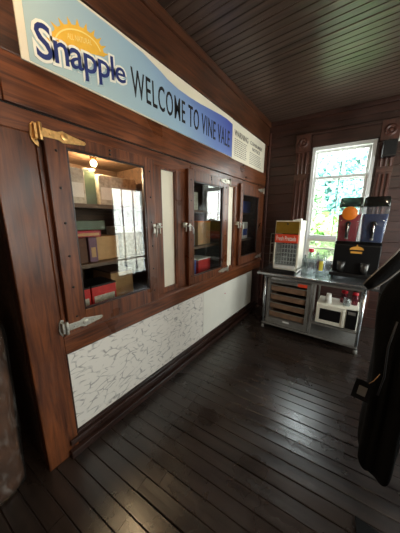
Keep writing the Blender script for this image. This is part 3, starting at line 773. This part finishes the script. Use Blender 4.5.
# ------------------------------------------------------------------ on the table
pm = empty('snack_machine', 'countertop snack machine with gold top panel and red lettered sign', 'snack machine', (.63, 3.37, .89))
x0, x1, y0, y1 = .46, .80, 3.20, 3.52
MB().box(x0, x0+.02, y0, y1, .93, 1.63).box(x1-.025, x1, y0, y1, .93, 1.63).box(x0+.02, x1-.025, y0, y1, 1.60, 1.63).box(x0, x1, y0, y1, .91, .97).build('machine_body', M_ivory, pm, bevel=0.005)
MB().box(x0+.02, x1-.025, y1-.02, y1, .97, 1.60).build('back_panel', M_smoke, pm)
MB().box(x0+.012, x1-.02, y0-.012, y0+.01, 1.455, 1.618).build('gold_panel', M_goldpanel, pm, bevel=0.003)
MB().lathe([(.012, 0), (.012, .006), (.001, .008)], .63, y0-.012, 1.585, 12, True, 'y').build('lock', M_black, pm)
sg = MB().box(x0+.008, x1-.02, y0-.016, y0+.005, 1.325, 1.445).build('red_sign', M_redsign, pm, bevel=0.003)
text_part('sign_lettering', 'Fresh Pretzels', M_paper, sg, on_front(y0-.0165), (x0+.03, x1-.045, 1.355, 1.42), 0.01)
wr = MB()
for i in range(8):
    xx = x0+.03+i*(x1-x0-.065)/7; wr.tube([(xx, y0+.012, .99), (xx, y0+.012, 1.32)], .005, 6)
for i in range(6):
    zz = 1.0+i*.06; wr.tube([(x0+.02, y0+.018, zz), (x1-.025, y0+.018, zz)], .006, 6)
wr.build('wire_front', M_whitep, pm)
for i in range(3):
    zz = 1.04+i*.1
    MB().box(x0+.02, x1-.025, y0+.04, y1-.03, zz-.004, zz).build('wire_shelf', M_chrome, pm)
MB().box(x0+.022, x1-.027, y0+.002, y0+.005, .975, 1.322).build('glass_front', M_clear, pm)
MB().box(x0-.02, x1-.01, y0-.10, y0, .895, .925).box(x0-.02, x1-.01, y0-.10, y0-.09, .925, .955).build('drip_tray', M_black, pm, bevel=0.004)
MB().box(x0+.02, x1-.03, y0-.02, y0, .955, 1.0).build('chute', M_paper, pm, bevel=0.003)
ws = MB()
for zz in (1.0, 1.15, 1.30, 1.44): ws.tube([(x0, y0+.05, zz), (x0-.07, y0+.05, zz), (x0-.07, y0+.2, zz), (x0, y0+.2, zz)], .004, 6)
for yy in (.05, .2): ws.tube([(x0-.07, y0+yy, .98), (x0-.07, y0+yy, 1.44)], .004, 6)
ws.build('side_rack', M_pewter, pm)
for xx, yy in ((x0+.03, y0+.04), (x1-.03, y0+.04), (x0+.03, y1-.04), (x1-.03, y1-.04)): MB().lathe([(.014, 0), (.014, .02)], xx, yy, .89, 10).build('foot', M_black, pm)
pp = MB().prism([(.66, 1.632), (.70, 1.648), (.78, 1.66), (.785, 1.634), (.72, 1.632)], 'xz', 3.26, 3.34).build('folded_paper', M_paper)
tag(pp, 'crumpled white paper lying on top of the snack machine', 'paper')

jar('glass_bottle', 'clear glass bottle with a red cap on the steel table', 'bottle', .945, 3.28, .89, .045, .36, M_clear, M_redcap, .62)
j = jar('printed_jar', 'clear glass jar with red and yellow print beside the red-capped bottle', 'jar', 1.085, 3.29, .89, .06, .29, M_clear, None, .95)
def sector(x, y, z0, z1, r, a0, a1, n=8):
    o = MB()
    o.rings([[Vector((x+r*math.cos(a), y+r*math.sin(a), zz)) for a in [a0+(a1-a0)*i/n for i in range(n+1)]] for zz in (z0, z1)], False, False)
    return o
sector(1.085, 3.29, .99, 1.10, .0612, -PI*.80, -PI*.62).build('red_print', M_pinkglass, j)
sector(1.085, 3.29, .98, 1.11, .0612, -PI*.60, -PI*.36).build('yellow_print', M_yellow, j)
jar('glass_bottle', 'capless clear bottle beside the snack machine', 'bottle', .865, 3.34, .89, .035, .27, M_clear, None, .5)
jar('glass_tumbler', 'plain clear tumbler between printed jar and slush dispenser', 'glass', 1.155, 3.42, .89, .035, .2, M_clear, None, .98)
jar('glass_bottle', 'clear bottle at the window behind the red-capped bottle', 'bottle', 1.0, 3.48, .89, .04, .30, M_clear, None, .5)

# slush dispenser
sd = empty('slush_dispenser', 'black twin-bowl slush dispenser with red and blue drinks on the steel table', 'drink dispenser', (1.44, 3.5, .89))
MB().prism([(3.40, .95), (3.72, .95), (3.72, 1.37), (3.44, 1.37), (3.40, 1.33)], 'yz', 1.20, 1.69).build('machine_body', M_black, sd, bevel=0.01)
MB().box(1.185, 1.70, 3.27, 3.72, .93, .975).build('drip_tray', M_black, sd, bevel=0.008)
for xx in (1.22, 1.66):
    for yy in (3.32, 3.68): MB().lathe([(.016, 0), (.018, .04)], xx, yy, .89, 10).build('foot', M_black, sd)
sunp = [(1.445+.075*math.cos(a), 1.27+.045*math.sin(a)) for a in [PI*i/14 for i in range(15)]]
em = MB().prism(sunp, 'xz', 3.392, 3.40)
em.prism([(1.43, 1.31), (1.445, 1.34), (1.46, 1.31)], 'xz', 3.392, 3.40)
em.box(1.385, 1.505, 3.392, 3.40, 1.225, 1.25)
em.build('amber_emblem', M_emblem, sd)
def bowl(xa, xb, liq, liqname, logo):
    ya, yb, za, zb = 3.42, 3.70, 1.37, 1.80
    fl = 0.02
    def ring(z, e=0.0, r=.03):
        k_ = (z-za)/(zb-za)*fl
        X0_, X1_, Y0_, Y1_ = xa+e-k_, xb-e+k_, ya+e-k_, yb-e
        out = []
        for cx, cy, a0 in ((X1_-r, Y0_+r, -PI/2), (X1_-r, Y1_-r, 0), (X0_+r, Y1_-r, PI/2), (X0_+r, Y0_+r, PI)):
            for q in range(5): a = a0+PI/2*q/4; out.append(Vector((cx+r*math.cos(a), cy+r*math.sin(a), z)))
        return out
    bw = MB().rings([ring(za), ring(zb)]).build('bowl', M_bowl, sd)
    MB().rings([ring(za+.004, .006), ring(1.715, .006)]).build(liqname, liq, bw)
    MB().rings([ring(zb+.002, .004), ring(zb+.02, .004), ring(zb+.105, .016), ring(zb+.118, .024)]).build('bowl_lid', M_lid, sd)
    xm = (xa+xb)/2
    tp = MB().lathe([(.026, -.03), (.03, 0), (.03, .02), (.02, .03)], xm, 3.405, 1.60, 16, True, 'y')
    tp.box(xm-.022, xm+.022, 3.365, 3.42, 1.50, 1.60)
    tp.lathe([(.016, -.05), (.02, .06)], xm, 3.385, 1.46, 14)
    t_ = tp.build('tap', M_black, sd, bevel=0.003)
    MB().tube([(xm, 3.372, 1.60), (xm+.004, 3.35, 1.57), (xm+.004, 3.345, 1.47)], [.009, .009, .007], 8).build('tap_lever', M_chrome, t_)
    MB().lathe([(.018, 0), (.018, .02)], xm, 3.372, 1.405, 12).build('tap_nozzle', M_grey, t_)
    if logo:
        lo_ = MB().lathe([(.082, -.03), (.084, 0), (.080, .003), (.001, .003)], xm, 3.38, 1.725, 32, True, 'y').build('round_emblem', M_orange, bw)
        for i in range(3):
            pass
bowl(1.205, 1.425, M_redslush, 'red_drink', True)
bowl(1.46, 1.685, M_blueslush, 'blue_drink', False)
cup('metal_tumbler', 'metal tumbler on the drip tray under the red bowl', 1.30, 3.335, .975, .033, .047, .14, M_smoke)
cup('metal_tumbler', 'metal tumbler on the drip tray under the blue bowl', 1.55, 3.335, .975, .033, .047, .14, M_smoke)

# dark box on the window casing and a white note
sp = empty('small_speaker', 'small black box speaker mounted on the window casing under the rosette', 'speaker', (1.63, -.03, 2.46), None, BACK)
MB().box(1.545, 1.69, -.14, -.036, 2.46, 2.665).build('speaker_case', M_black, sp, bevel=0.008)
MB().box(1.555, 1.68, -.146, -.14, 2.475, 2.65).build('speaker_grille', M_blackmat, sp, bevel=0.002)
nt_ = MB().box(1.70, 1.80, -.006, -.002, 2.66, 2.84).build('paper_note', M_paper, mtx=BACK)
tag(nt_, 'white paper note on the dark wall next to the casing rosette', 'note')

# ------------------------------------------------------------------ black coats on a rail
rail = empty('garment_rail', 'metal garment rail carrying black coats by the aisle', 'clothes rail', (2.3, 1.45, 0))
MB().tube([(1.83, 1.45, 1.86), (2.95, 1.45, 1.86)], .014, 12).build('hanging_bar', M_iron, rail)
for x in (2.88,):
    MB().tube([(x, 1.45, .04), (x, 1.45, 1.86)], .014, 12).build('upright', M_iron, rail)
MB().tube([(2.05, 1.80, .04), (2.05, 1.80, 1.80), (2.05, 1.76, 1.86), (2.05, 1.45, 1.86)], .014, 12).build('upright', M_iron, rail)
MB().tube([(2.88, 1.05, .02), (2.88, 1.85, .02)], .018, 10).build('rail_foot', M_iron, rail)
MB().tube([(1.95, 1.80, .02), (2.9, 1.80, .02)], .018, 10).build('rail_foot', M_iron, rail)

def coat(name, label, prof, yc, mat, seed, mtx=None, group=None, sleeve=True):
    """prof: list of (z, x_left, x_right, half width in y) from hem to collar"""
    rr = random.Random(seed)
    e = empty(name, label, 'coat', ((prof[0][1]+prof[0][2])/2, yc, prof[0][0]), group)
    ph = [rr.uniform(0, 6) for _ in range(4)]
    rg = []; n = 40
    for (z, xa, xb, hw) in prof:
        cx, hx = (xa+xb)/2, (xb-xa)/2
        ring = []
        for k in range(n):
            a = 2*PI*k/n
            q = 1+.14*math.sin(5*a+ph[0]+z)+.07*math.sin(9*a+ph[1]+z*1.5)+.03*math.sin(14*a+ph[2]-z*2)
            ca, sa = math.cos(a), math.sin(a)
            ring.append(Vector((cx+hx*q*math.copysign(abs(ca)**.8, ca), yc+hw*q*math.copysign(abs(sa)**.8, sa), z+.012*math.sin(3*a+ph[3]))))
        rg.append(ring)
    o = MB().rings(rg).build('coat_body', mat, e)
    s_ = o.modifiers.new('smooth', 'SUBSURF'); s_.levels = 1; s_.render_levels = 2
    zt = prof[-1][0]; cx = (prof[-1][1]+prof[-1][2])/2
    MB().tube([(cx, yc-.17, zt-.06), (cx, yc, zt+.01), (cx, yc+.17, zt-.06)], .008, 8).tube([(cx, yc, zt+.01), (cx, yc, zt+.06), (cx+.012, yc, zt+.085), (cx, yc+.012, zt+.11)], .004, 8).build('hanger', M_iron, e)
    return e
c1 = coat('long_coat', 'long black coat at the end of the rail with a raised piped sleeve', [(.20, 1.665, 1.735, .05), (.24, 1.64, 1.755, .10), (.32, 1.605, 1.775, .15), (.42, 1.598, 1.775, .17), (.60, 1.605, 1.77, .18), (.78, 1.60, 1.77, .20), (.95, 1.60, 1.77, .21), (1.10, 1.585, 1.77, .22), (1.25, 1.575, 1.79, .22), (1.36, 1.585, 1.80, .22), (1.46, 1.66, 1.83, .22), (1.60, 1.73, 1.87, .20), (1.68, 1.78, 1.88, .10), (1.74, 1.80, 1.86, .05)], 1.42, M_fabric, 1)
# raised sleeve: flattened tube with piping
def flat_tube(mb, path, wids, thick, n=14):
    rg = []
    for (p, wd) in zip(path, wids):
        p = Vector(p)
        rg.append((p, wd))
    rings = []
    for i, (p, wd) in enumerate(rg):
        t = (rg[min(i+1, len(rg)-1)][0]-rg[max(i-1, 0)][0]).normalized()
        v = Vector((0, 1, 0)); u = t.cross(v).normalized()
        rings.append([p+u*wd*math.cos(2*PI*k/n)+v*thick*math.sin(2*PI*k/n) for k in range(n)])
    mb.rings(rings)
    return rg
sp_ = [(1.508, 1.15, 1.366), (1.53, 1.15, 1.392), (1.56, 1.155, 1.432), (1.60, 1.165, 1.492), (1.66, 1.21, 1.56), (1.76, 1.30, 1.58)]
sw_ = [.016, .023, .026, .028, .05, .08]
m_ = MB(); flat_tube(m_, sp_, sw_, .016)
sl = m_.build('raised_sleeve', M_fabric, c1)
for sgn in (1, -1):
    path = []
    for i, p in enumerate(sp_):
        p = Vector(p); t = (Vector(sp_[min(i+1, 5)])-Vector(sp_[max(i-1, 0)])).normalized(); u = t.cross(Vector((0, 1, 0))).normalized()
        path.append(p+u*sw_[i]*sgn*.97+Vector((0, -.008, 0)))
    MB().tube(path, .0028, 6).build('piping', M_piping, sl)
MB().tube([(1.572, 1.33, 1.30), (1.575, 1.31, 1.22), (1.588, 1.30, 1.12), (1.592, 1.30, 1.06)], .005, 8).build('edge_highlight', M_foldlight, c1)  # pale tube standing in for the highlight down the coat's edge
MB().tube([(1.635, 1.195, 1.22), (1.622, 1.185, 1.10), (1.63, 1.19, .95), (1.622, 1.20, .84)], .004, 8).build('fold_highlight', M_foldlight, c1)  # another pale tube, a fold highlight given as shape and colour
# swing tag
tg = empty('swing_tag', 'black swing tag with a small white label hanging from the long coat', 'tag', (1.57, 1.215, .88))
TM = Matrix.Translation((1.565, 1.215, .825)) @ Matrix.Rotation(math.radians(6), 4, 'Y')
MB().box(-.036, .036, -.002, .002, -.055, .055, TM).build('tag_card', M_fabric, tg)
MB().box(-.017, .017, -.0032, -.002, -.028, .024, TM).build('tag_label', M_inkgrey, tg)
MB().tube([(1.585, 1.213, .875), (1.60, 1.21, .90), (1.62, 1.235, .93)], .0015, 6).build('tag_string', M_kraft, tg)
coat('long_coat', 'black satin coat second from the aisle end of the rail', [(0.34, 1.870, 2.000, 0.14), (0.5, 1.860, 2.010, 0.18), (0.9, 1.870, 2.000, 0.2), (1.3, 1.890, 2.020, 0.22), (1.58, 1.910, 2.030, 0.2), (1.68, 1.940, 2.010, 0.1), (1.74, 1.955, 1.995, 0.05)], 1.42, M_fabric_s, 2)
coat('long_coat', 'black coat at the inner end of the rail, third from the aisle', [(0.3, 2.030, 2.190, 0.14), (0.5, 2.020, 2.190, 0.18), (0.9, 2.030, 2.170, 0.2), (1.3, 2.050, 2.180, 0.22), (1.58, 2.070, 2.190, 0.2), (1.68, 2.100, 2.170, 0.1), (1.74, 2.115, 2.155, 0.05)], 1.42, M_fabric, 3)
mt = MB().prism([(1.64, 1.25), (1.655, 1.02), (2.05, 1.05), (2.04, 1.22)], 'xy', 0.0, .012).build('floor_mat', M_fabric, bevel=0.003)
tag(mt, 'black rubber mat on the floor boards below the coats', 'mat')

# ------------------------------------------------------------------ wrapped bundle beside the icebox
bd = empty('wrapped_bundle', 'brown upholstered bundle wrapped in clear plastic film standing against the icebox end', 'bundle', (-.22, .07, 0))
def bring(z, grow, ph):
    out = []; n = 48
    top = .5*max(0, (z-1.0)/.12)
    cx, cy, hx, hy = -.24, .04, .19+grow-top*.10, .175+grow+.04*min(z, 1.0)-top*.06
    for k in range(n):
        a = 2*PI*k/n; ca, sa = math.cos(a), math.sin(a)
        q = 1+.012*math.sin(7*a+z*9+ph)+.01*math.sin(13*a-z*14+ph*2)
        out.append(Vector((cx+hx*q*math.copysign(abs(ca)**.55, ca), cy+hy*q*math.copysign(abs(sa)**.55, sa), z)))
    return out
zs = [0.005+1.115*i/22 for i in range(23)]
MB().rings([bring(z, 0, 0) for z in zs[:-1]]).build('upholstered_core', M_bundle, bd)
MB().rings([bring(z, .012, 1.3) for z in zs]).build('plastic_film', M_film, bd)

# pendant lamp that warms the near end of the icebox (out of frame above the camera)
lp = empty('pendant_lamp', 'pendant lamp with a metal shade hanging from the ceiling boards', 'lamp', (0.45, 0.25, CEIL))
MB().tube([(0.45, 0.25, CEIL), (0.45, 0.25, 3.02)], .004, 6).build('cord', M_black, lp)
MB().lathe([(.03, .10), (.05, .08), (.15, 0), (.147, 0), (.045, .075)], 0.45, 0.25, 2.95, 24, False).build('lamp_shade', M_iron, lp)
MB().sphere((0.45, 0.25, 2.97), .035).build('bulb_glass', M_bulb, lp)
l2 = bpy.data.lights.new('pendant_light', 'POINT'); l2.energy = 8; l2.color = (1, .70, .42); l2.shadow_soft_size = 0.05
o2 = bpy.data.objects.new('pendant_light', l2); COL.objects.link(o2); o2.parent = lp; o2.location = (0, 0, -.30)

l3 = empty('added_fill_lamp', 'added round fill lamp, unseen over the aisle behind the camera', 'lamp', (2.5, 0.4, CEIL))  # unseen lamp, added to brighten the table front and floor
MB().lathe([(.14, 0), (.14, -.02), (.10, -.03)], 2.5, .4, CEIL, 24).build('fill_lamp_base', M_iron, l3)
MB().lathe([(.12, -.025), (.125, -.06), (.09, -.12), (.001, -.14)], 2.5, .4, CEIL, 24).build('fill_lamp_shade', M_bulb, l3)
l4 = bpy.data.lights.new('added_fill_light', 'POINT'); l4.energy = 17; l4.color = (1, .86, .68); l4.shadow_soft_size = 0.12
o4 = bpy.data.objects.new('added_fill_light', l4); COL.objects.link(o4); o4.parent = l3; o4.location = (0, 0, -.30)

for o in COL.objects:
    if '_w' in o: del o['_w']
